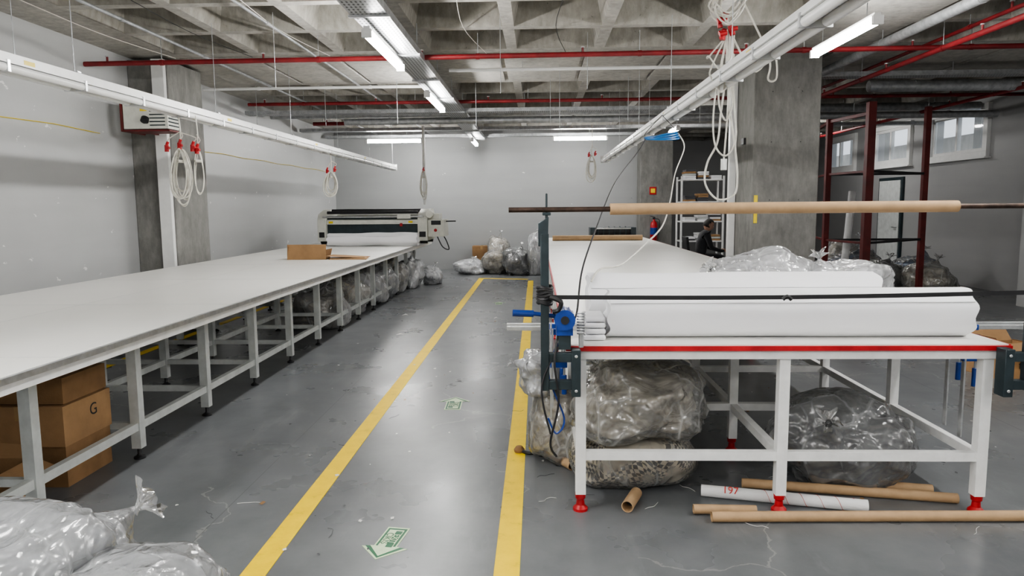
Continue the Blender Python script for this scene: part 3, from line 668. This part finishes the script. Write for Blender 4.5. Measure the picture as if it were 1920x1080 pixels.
for (x,y,s) in ((-1.72,8.6,.05),(-1.95,10.2,.05),(-.25,12.0,.04),(-.6,9.9,.03)):
    q.poly([(x,y,.004),(x+s,y+.01,.012),(x+s*.8,y+s,.02),(x-.01,y+s*.8,.004)],MPAPER);q.poly([(x+s,y+.01,.012),(x+s*1.7,y+.03,.004),(x+s*1.3,y+s,.01),(x+s*.8,y+s,.02)],MPAPER)
q.done(center=False)
# ------------------------------------------------------------------ cartons
def carton(name,x,y,zb,sx,sy,sz,m=MCARD,rot=0,openf=False,tape=True):
    q=B(name);Rz=Matrix.Rotation(rot,3,'Z');c=Vector((x,y,zb));t=.006
    def bb(cx,cy,cz,a,b2,h2,mm,extra=None):
        Mx=Rz if extra is None else Rz@extra
        q.obox(c+Rz@Vector((cx,cy,cz)),(a,b2,h2),Mx,mm)
    if not openf:
        bb(0,0,sz/2,sx,sy,sz-.002,m)
        if tape:
            bb(0,0,sz-.0005,.05,sy+.002,.0015,MTAPE);bb(0,-sy/2,sz-.04,.05,.002,.08,MTAPE);bb(0,0,sz,sx,.003,.001,MCARDD)
        bb(0,-sy/2-.0005,.003,sx,.001,.004,MCARDD)
    else:
        bb(0,0,t/2,sx,sy,t,m);bb(-sx/2,0,sz/2,t,sy,sz,m);bb(sx/2,0,sz/2,t,sy,sz,m);bb(0,-sy/2,sz/2,sx,t,sz,m);bb(0,sy/2,sz/2,sx,t,sz,m)
        L=sy*.42
        bb(0,-sy/2-L*.42,sz+L*.1,sx*.98,L,t*.7,m,Matrix.Rotation(.5,3,'X'));bb(0,sy/2+L*.3,sz+L*.36,sx*.98,L,t*.7,m,Matrix.Rotation(.9,3,'X'))
        bb(sx/2+L*.4,0,sz-L*.15,L,sy*.98,t*.7,m,Matrix.Rotation(.4,3,'Y'));bb(-sx/2-L*.3,0,sz+L*.3,L,sy*.98,t*.7,m,Matrix.Rotation(.9,3,'Y'))
    return q.done(.003)
carton('cardboard_box',-2.86,4.02,.0,.44,.42,.24,MCARDD)
o=carton('cardboard_box',-2.87,4.0,.242,.50,.44,.23,MCARD)
text('G',(-2.619,4.05,.385),(math.pi/2,0,math.pi/2),.10,MINK,'lettering',o)
carton('cardboard_box',-2.86,4.02,.475,.44,.40,.15,MCARDD)
carton('cardboard_box',-2.93,3.58,0,.34,.30,.2,MCARD,.05,True);carton('cardboard_box',-3.62,4.05,0,.5,.5,.45,MCARDD)
carton('cardboard_box',-1.35,17.6,0,.5,.4,.3,MCARD);carton('cardboard_box',-1.35,17.6,.302,.45,.4,.3,MCARDD)
o=carton('cardboard_box',4.25,6.55,0,.5,.4,.27,MCARD,.25,True)
text('tür-',(4.29,6.345,.13),(math.pi/2,0,.25),.12,MINK,'lettering',o)
q=B('opened_cardboard_box')
q.obox((-3.06,9.45,TZ+.10),(.52,.006,.20),Matrix.Rotation(-.12,3,'X'),MCARD);q.obox((-3.31,9.58,TZ+.09),(.006,.28,.17),Matrix.Rotation(.1,3,'Y'),MCARDD)
q.obox((-2.82,9.60,TZ+.07),(.006,.3,.13),Matrix.Rotation(.25,3,'Y'),MCARDD)
q.obox((-3.06,9.6,TZ+.006),(.5,.3,.006),Matrix.Identity(3),MCARD);q.obox((-2.55,9.62,TZ+.03),(.52,.34,.006),Matrix.Rotation(.05,3,'Y'),MCARD);q.obox((-2.5,9.46,TZ+.012),(.5,.16,.006),Matrix.Rotation(.1,3,'X'),MCARD);q.done(.001)
# ------------------------------------------------------------------ spreading machine
q=B('fabric_spreading_machine');my0,my1=13.35,14.35
for (a,c) in ((-4.1,-3.94),(-2.22,-2.04)):
    pts=[(my0,.93),(my0,1.33),(my0+.08,1.43),(my0+.45,1.52),(my1-.1,1.52),(my1,1.42),(my1,.93)]
    lo=[q.bm.verts.new((a,y,z)) for y,z in pts];hi=[q.bm.verts.new((c,y,z)) for y,z in pts]
    q.face(lo,MCREAM);q.face(hi[::-1],MCREAM)
    for i in range(len(pts)): q.face([lo[i],lo[(i+1)%len(pts)],hi[(i+1)%len(pts)],hi[i]],MCREAM)
    q.box(a+.03,c-.03,my0-.01,my0,1.0,1.1,MBLK)
    for y in (my0+.15,my1-.15): q.cyl((a+.02,y,.93),(c-.02,y,.93),.059,MBLK,16)
q.cyl((-3.94,my0+.12,1.46),(-2.22,my0+.12,1.46),.028,MBLK,14);q.cyl((-3.94,my0+.45,1.49),(-2.22,my0+.45,1.49),.035,MBLK,14);q.cyl((-4.0,my0+.02,1.38),(-2.1,my0+.02,1.38),.02,MALU,12)
q.box(-3.94,-2.22,my0+.06,my0+.12,1.24,1.32,MCREAM);q.box(-3.94,-2.22,my0+.1,my0+.16,.95,1.24,MDK)  # dark panel behind the roll paints the shade of the open front
q.box(-3.9,-3.82,my0+.05,my0+.06,1.26,1.3,MYP);q.box(-2.4,-2.32,my0+.05,my0+.06,1.26,1.3,MYP)
q.box(-3.94,-2.22,my0+.35,my0+.9,1.05,1.1,MDK);q.box(-3.94,-2.22,my0+.8,my0+.84,1.1,1.42,MCREAM);q.box(-3.94,-2.22,my0+.1,my0+.16,1.33,1.36,MDK)
q.box(-2.6,-2.35,my0+.0,my0+.1,1.34,1.42,MCREAM);q.box(-2.55,-2.5,my0-.01,my0+.0,1.2,1.26,MRED)
q.box(-2.04,-1.74,my0+.1,my0+.75,1.0,1.32,MCREAM);q.box(-2.04,-1.84,my0+.15,my0+.6,1.32,1.43,MCREAM);q.cyl((-2.0,my0-.0,1.42),(-2.0,my0+.12,1.42),.07,MCREAM,20);q.cyl((-1.74,my0+.4,1.28),(-1.55,my0+.4,1.28),.012,MBLK,10)
q.box(-1.98,-1.80,my0+.092,my0+.1,1.22,1.3,MBLK);q.cyl((-1.9,my0+.09,1.12),(-1.9,my0+.1,1.12),.03,MRED,16)
q.tube([(-1.8,my0+.4,1.02),(-1.72,my0+.3,.9),(-1.68,my0+.3,.75),(-1.8,my0+.3,.8),(-1.9,my0+.3,1.0)],.012,MBLK,6,5)
q.done(.006)
froll('white_fabric_roll',-3.72,-2.12,12.75,.118,.14,TZ,MCLOTH,9,.02)
q=B('end_cutter_machine');q.box(1.05,1.15,14.3,14.75,TZ,1.12,MDK);q.box(1.85,1.95,14.3,14.75,TZ,1.12,MDK);q.cyl((1.15,14.5,1.03),(1.85,14.5,1.03),.09,MBLK,20);q.cyl((1.1,14.32,1.1),(1.9,14.32,1.1),.015,MALU,10)
for k in range(6): q.cyl((1.2+k*.11,14.5,1.03),(1.22+k*.11,14.5,1.03),.11,MDK,20)
q.done(.003)
ctube('cardboard_tube',(.3,14.15,TZ+.055),(2.05,14.15,TZ+.055),.053)
# ------------------------------------------------------------------ heater on left pillar
q=B('wall_unit_heater');x0,x1,y0,y1,z0,z1=-4.80,-4.24,8.34,8.62,2.46,2.80
q.box(x0+.02,x1-.02,y0,y1,z0+.02,z1,MCREAM)
for k in range(7): q.obox((x1-.018,(y0+y1)/2,z0+.06+k*.04),(.01,.24,.012),Matrix.Rotation(.5,3,'Y'),MDK)
for k in range(7): q.obox(((x0+x1)/2+.14,y0-.004,z0+.06+k*.04),(.18,.008,.012),Matrix.Rotation(.5,3,'X'),MDK)
q.box(x0,x1,y0-.01,y1,z0-.012,z0+.01,MREDD);q.box(x0-.012,x0+.012,y0-.01,y0+.014,z0-.01,z1+.02,MREDD);q.box(x0,x0+.025,y1,8.795,z0-.01,z0+.015,MREDD);q.box(-4.64,-4.61,y1,8.80,z0-.01,z0+.015,MREDD)
q.box(x0+.22,x0+.30,y0-.003,y0,z0+.22,z0+.30,MYP);q.cyl((x0+.28,y0-.03,z0+.10),(x0+.28,y0,z0+.14),.045,MBLK,14);q.done(.004)
# ------------------------------------------------------------------ cable coils
def coil(name,x,y,zt,zb,w,ztop,n=6,plugs=1,r=.008,seed=0,plug=MRED):
    rd=random.Random(seed);q=B(name);pts=[(x,y,ztop),(x+.01,y,(ztop+zt)/2),(x,y,zt)]
    q.tube(pts,r,MCABLE,6,4)
    P=[];h=(zt-zb)
    for k in range(n):
        ww=w*rd.uniform(.55,1)/2;hh=h*rd.uniform(.72,1);dy=rd.uniform(-.04,.04);dx=rd.uniform(-.02,.02)*w*4
        for i in range(14):
            a=2*math.pi*i/14;P.append((x+dx*math.sin(a/2)+ww*math.sin(a)*(.55+.45*(1-math.cos(a))/2),y+dy*math.sin(a/2)+.03*math.sin(a+k),zt-hh*(1-math.cos(a))/2))
    q.tube(P,r,MCABLE,6,3)
    for k in range(2): q.tube([(x+.02*math.cos(t)*1.2,y+.04*math.sin(t),zt-h*.2-.012*k) for t in [i*math.pi/4 for i in range(9)]],r,MCABLE,6)
    for k in range(plugs):
        px=x+(k-(plugs-1)/2)*.12;pz=zt+.02*(k%2)
        q.cyl((px,y-.01,pz-.025),(px,y-.01,pz+.035),.019,plug,12);q.cyl((px,y-.01,pz+.035),(px+.015,y-.01,pz+.065),.013,plug,12);q.cyl((px+.02,y-.04,pz+.01),(px+.02,y-.01,pz+.01),.015,plug,12)
        q.tube([(px,y,pz+.06),(px+.03,y,pz+.10),(x,y,pz+.15)],r*.8,MCABLE,5,3)
    q.done()
coil('hanging_cable_coil',-3.27,6.6,2.10,1.57,.26,2.4,9,3,r=.0065,seed=1);coil('hanging_cable_coil',-3.12,6.62,2.08,1.66,.12,2.4,2,1,r=.005,seed=21)
coil('hanging_cable_coil',-3.25,11.4,2.12,1.72,.26,2.4,7,2,seed=2);coil('hanging_cable_coil',-2.2,14.05,2.25,1.68,.18,3.1,6,1,seed=3)
coil('hanging_cable_coil',1.05,14.0,2.5,1.97,.26,3.1,6,2,seed=4)
q=B('vertical_conduit');q.box(-2.22,-2.17,14.1,14.13,1.6,3.12,MPVC);q.done()
q=B('hanging_power_cable_drop');rd=random.Random(5);X,Y=1.36,5.36
q.box(X-.06,X+.06,Y-.05,Y+.05,3.05,3.38,MPVC);q.box(X+.07,X+.13,Y-.03,Y+.03,2.98,3.12,MALU)
for k in range(7):
    w=rd.uniform(.05,.13);z0=rd.uniform(2.9,3.0);q.tube([(X-.02,Y,3.1),(X-w,Y+rd.uniform(-.05,.05),z0),(X,Y-.05,z0-.1),(X+w,Y+rd.uniform(-.05,.05),z0+.05),(X+.02,Y,3.08)],.007,MCABLE,6,6)
for k in range(6):
    px=X+rd.uniform(-.05,.05);pz=2.80+rd.uniform(-.06,.08);py=Y+rd.uniform(-.04,.04);q.cyl((px,py,pz-.035),(px+rd.uniform(-.03,.03),py,pz+.03),.02,MRED,12);q.cyl((px-.025,py-.02,pz),(px+.025,py-.02,pz+.01),.016,MRED,10)
for k in range(4):
    w=rd.uniform(.03,.09);zb=(1.9,2.15,2.35,2.5)[k];dx=rd.uniform(-.04,.05)
    q.tube([(X,Y,2.75),(X-w+dx,Y,2.5*.5+zb*.5+.1),(X-w+dx,Y-.02,zb+.1),(X+dx,Y-.03,zb),(X+w+dx,Y,zb+.12),(X+w*.8+dx,Y,zb*.5+1.3),(X+.02,Y,2.76)],.0065,MCABLE,6,7)
q.tube([(X,Y,2.78),(X+.0,Y,2.5),(X-.03,Y,2.2),(X-.05,Y,2.0),(X-.12,Y,1.85),(X-.13,Y,1.7),(X-.04,Y,1.59),(X+.08,Y,1.62),(X+.1,Y,1.75),(X+.08,Y,1.95),(X+.03,Y,2.3),(X+.05,Y,2.75)],.0075,MCABLE,6,7)
q.tube([(X+.02,Y,2.78),(X+.2,Y+.02,2.5),(X+.34,Y+.02,2.62),(X+.36,Y,2.45),(X+.3,Y,2.44),(X+.3,Y,2.6),(X+.1,Y,3.0)],.007,MCABLE,6,7)
q.cyl((X-.0,Y,1.80),(X-.0,Y,1.88),.022,MPVC,14);q.tube([(X,Y,1.88),(X+.02,Y,2.3),(X,Y,2.78)],.0065,MCABLE,6,5);q.done()
q=B('coiled_air_hose')
hx,hy=1.22,7.2
for k in range(4): q.tube([(hx+(.165-.008*k)*math.cos(t),hy+(.165-.01*k)*math.sin(t),2.20+.008*k+.03*math.sin(t+k*.5)) for t in [i*math.pi/14 for i in range(29)]],.008,MCYAN,6)
q.tube([(hx,hy,2.42),(hx-.15,hy,2.26),(hx-.165,hy,2.22)],.003,MBLK,5,3);q.tube([(hx,hy,2.42),(hx+.15,hy,2.26),(hx+.165,hy,2.22)],.003,MBLK,5,3)
q.tube([(hx-.16,hy,2.2),(hx-.22,hy-.3,2.13),(.8,6.0,1.95),(.55,5.2,1.7),(.37,4.5,1.42),(.25,4.0,1.2),(.2,3.62,1.02),(.17,3.52,.98)],.005,MBLK,6,8)
q.tube([(hx+.16,hy,2.24),(hx+.2,hy-.1,2.1),(1.3,6.9,1.85),(1.15,6.3,1.6),(.95,5.5,1.4),(.7,4.8,1.28),(.5,4.3,1.2),(.36,4.12,1.19),(.3,4.0,1.13)],.006,MCABLE,6,8);q.done()
# ------------------------------------------------------------------ back area
q=B('fire_extinguisher');q.lathe((2.76,17.2,.72),[(.0,0),(.075,.005),(.085,.03),(.085,.36),(.07,.42),(.03,.46),(.025,.5)],MRED,20);q.lathe((2.76,17.2,.86),[(.0862,0),(.0862,.16)],MBLUE,20)
q.box(2.73,2.79,17.18,17.22,1.22,1.26,MBLK);q.obox((2.73,17.2,1.28),(.12,.02,.015),Matrix.Rotation(.25,3,'Y'),MBLK);q.tube([(2.79,17.2,1.23),(2.88,17.17,1.2),(2.88,17.14,1.0),(2.85,17.12,.85)],.01,MBLK,6,5);q.box(2.74,2.78,17.26,17.298,.9,1.2,MALU);q.done()
q=B('fire_alarm_sign');q.box(2.66,2.82,17.285,17.299,1.8,1.98,MRED);q.box(2.69,2.79,17.28,17.286,1.84,1.94,MYP);q.done()
q=B('metal_shelving_unit');x0,x1,y0,y1=3.3,4.25,16.7,17.25
for x in (x0,x1):
    for y in (y0,y1): q.box(x-.02,x+.02,y-.02,y+.02,0,2.2,MWHITE)
for z in (.25,.7,1.15,1.6,2.1): q.box(x0,x1,y0,y1,z,z+.03,MWHITE)
for z,n in ((.28,2),(.73,3),(1.18,3),(1.63,2),(2.13,3)):
    for k in range(n):
        w=.27;xx=x0+.08+k*.29
        for j in range(rd.randint(2,5)): q.box(xx+rd.uniform(0,.02),xx+w-.02,y0+.05,y1-.1,z+.045*j,z+.045*j+.04,rd.choice([MCLOTH2,MGREY,MCLOTH,MFDK,MCARD]))
q.done(.004)
q=B('wooden_cabinet');q.box(5.9,6.6,17.5,18.0,0,1.15,MWOOD);q.box(5.93,6.24,17.48,17.5,.08,1.1,MCARDD);q.box(6.26,6.57,17.48,17.5,.08,1.1,MCARDD);q.cyl((6.22,17.46,.6),(6.22,17.48,.6),.012,MALU,8);q.cyl((6.29,17.46,.6),(6.29,17.48,.6),.012,MALU,8);q.done(.004)
q=B('red_steel_rack')
A_=(4.88,10.9);B_=(6.27,12.0);C_=(4.72,12.0);D_=(4.99,13.24)
for (x,y),r,zt in ((A_,.055,3.02),(B_,.042,3.08),(C_,.042,2.9),(D_,.04,2.9)): q.box(x-r,x+r,y-r,y+r,0,zt,MREDD)
for z in (.96,2.02):
    q.beam((*C_,z),(*B_,z),.03,.035,MBLK);q.beam((*A_,z),(*B_,z),.03,.035,MBLK);q.beam((*C_,z),(*A_,z),.03,.035,MREDD);q.beam((*C_,z),(*D_,z),.03,.035,MREDD)
q.beam((*C_,2.86),(*A_,2.86),.04,.05,MREDD);q.beam((*C_,2.86),(*D_,2.86),.04,.05,MREDD)
q.done(.003)
q=B('leaning_white_roll');q.hollow((5.1,12.2,.04),(5.28,12.35,1.75),.06,.03,MCLOTH2);q.done()
q=B('pillar_tag');q.box(2.66,2.70,8.985,8.999,1.32,1.66,MYP);q.done();q=B('wall_socket');q.box(2.60,2.63,9.3,9.42,2.3,2.38,MBLK);q.done(.002)
# ------------------------------------------------------------------ chair and seated person
cx,cy=3.12,13.9
q=B('office_chair');q.box(cx-.22,cx+.22,cy-.22,cy+.22,.40,.46,MBLK);q.obox((cx-.27,cy,.74),(.05,.42,.42),Matrix.Rotation(-.12,3,'Y'),MBLK);q.box(cx-.29,cx-.24,cy-.03,cy+.03,.42,.6,MBLK);q.cyl((cx,cy,.1),(cx,cy,.40),.03,MALU,12)
for k in range(5):
    a=k*2*math.pi/5+.3;e=(cx+.28*math.cos(a),cy+.28*math.sin(a));q.beam((cx,cy,.12),(e[0],e[1],.08),.04,.03,MBLK);q.cyl((e[0],e[1]-.015,.03),(e[0],e[1]+.015,.03),.03,MBLK,12)
q.done(.01)
emp=D.objects.new('seated_person',None);scene.collection.objects.link(emp);emp.location=(cx,cy,0)
def skin(name,verts,edges,rad,m,sub=2):
    me=D.meshes.new(name);me.from_pydata([Vector(v) for v in verts],edges,[]);o=D.objects.new(name,me);scene.collection.objects.link(o)
    md=o.modifiers.new('skin','SKIN');md.use_smooth_shade=True
    for i,r in enumerate(rad): me.skin_vertices[0].data[i].radius=(r,r) if not hasattr(r,'__len__') else r
    me.skin_vertices[0].data[0].use_root=True
    s=o.modifiers.new('sub','SUBSURF');s.levels=sub;s.render_levels=sub
    me.materials.append(m);o.parent=emp;return o
V=[(-.02,0,.57),(.0,0,.72),(.05,0,.88),(.10,0,1.0),(.12,0,1.06),
   (.09,.17,.97),(.16,.23,.74),(.36,.15,.68),(.42,.12,.68),
   (.09,-.17,.97),(.16,-.23,.74),(.36,-.15,.68),(.42,-.12,.68),
   (.04,.10,.56),(.42,.13,.56),(.40,.13,.14),(.42,.13,.07),(.56,.14,.04),
   (.04,-.10,.56),(.42,-.13,.56),(.36,-.13,.14),(.38,-.13,.07),(.52,-.14,.04)]
E=[(0,1),(1,2),(2,3),(3,4),(3,5),(5,6),(6,7),(7,8),(3,9),(9,10),(10,11),(11,12),(0,13),(13,14),(14,15),(15,16),(16,17),(0,18),(18,19),(19,20),(20,21),(21,22)]
Rr=[(.15,.13),(.14,.12),(.15,.125),(.09,.09),(.055,.055),.065,.048,.036,.03,.065,.048,.036,.03,.085,.06,.042,.042,.03,.085,.06,.042,.042,.03]
skin('body',V,E,Rr,MJAC)
for sg in (1,-1):
    V=[(.43,.12*sg,.68),(.49,.10*sg,.685)];E=[(0,1)];rr=[.026,.03]
    for k in range(4):
        i=len(V);yy=(.10+(k-1.5)*.018)*sg;L=(.05,.06,.055,.042)[k];V+=[(.51,yy,.685),(.51+L*.6,yy,.68),(.51+L,yy,.665)];E+=[(1,i),(i,i+1),(i+1,i+2)];rr+=[.009,.0085,.007]
    i=len(V);V+=[(.47,.075*sg,.69),(.50,.055*sg,.685)];E+=[(0,i),(i,i+1)];rr+=[.011,.009]
    skin('hand_%s'%('l' if sg>0 else 'r'),V,E,rr,MSKIN,1)
def head():
    bm=bmesh.new();bmesh.ops.create_icosphere(bm,subdivisions=4,radius=1)
    q=B('head');vs=[]
    for v in bm.verts:
        d=v.co.copy();p=Vector((d.x*.098,d.y*.076,d.z*.118))
        if d.z<0: p.x*=1-.15*abs(d.z);p.y*=1-.3*abs(d.z)
        if d.x>.8:
            nz=math.exp(-((d.y/.1)**2))*math.exp(-(((d.z+.15)/.16)**2));p.x+=.026*nz
            p.x-=.008*math.exp(-(((abs(d.y)-.33)/.13)**2))*math.exp(-(((d.z-.08)/.1)**2));p.x+=.006*math.exp(-((d.y/.25)**2))*math.exp(-(((d.z+.5)/.07)**2))
        vs.append(q.bm.verts.new(p))
    for fc in bm.faces:
        c=fc.calc_center_median();hair=(c.z>.62) or (c.x<.15 and c.z>-.35)
        q.face([vs[v.index] for v in fc.verts],MHAIR if hair else MSKIN,True)
    for v,bv in zip(vs,bm.verts):
        c=bv.co
        if (c.z>.62) or (c.x<.15 and c.z>-.35): v.co*=1.09
    bm.free()
    for s in (-1,1):
        q.lathe((.084,s*.03,.002),[(.0,-.009),(.008,-.005),(.009,0),(.008,.005),(0,.009)],MCLOTH,10);q.lathe((.0915,s*.03,.003),[(.0,-.004),(.0035,0),(0,.004)],MHAIR,8)
        q.tube([(.0,s*.078,-.02),(-.012,s*.088,.01),(-.004,s*.09,.03),(.012,s*.082,.02),(.008,s*.078,-.02)],.006,MSKIN,6,4)
    q.box(.094,.097,-.02,.02,-.063,-.059,MFRED)
    o=q.done(center=False,angle=180);o.parent=emp;o.location=(.15,0,1.16);o.rotation_euler=(0,.35,0)
head()
# ------------------------------------------------------------------ world
w=D.worlds.new('world');scene.world=w;w.use_nodes=True;bg=w.node_tree.nodes['Background'];bg.inputs[0].default_value=(.75,.82,.9,1);bg.inputs[1].default_value=1.2
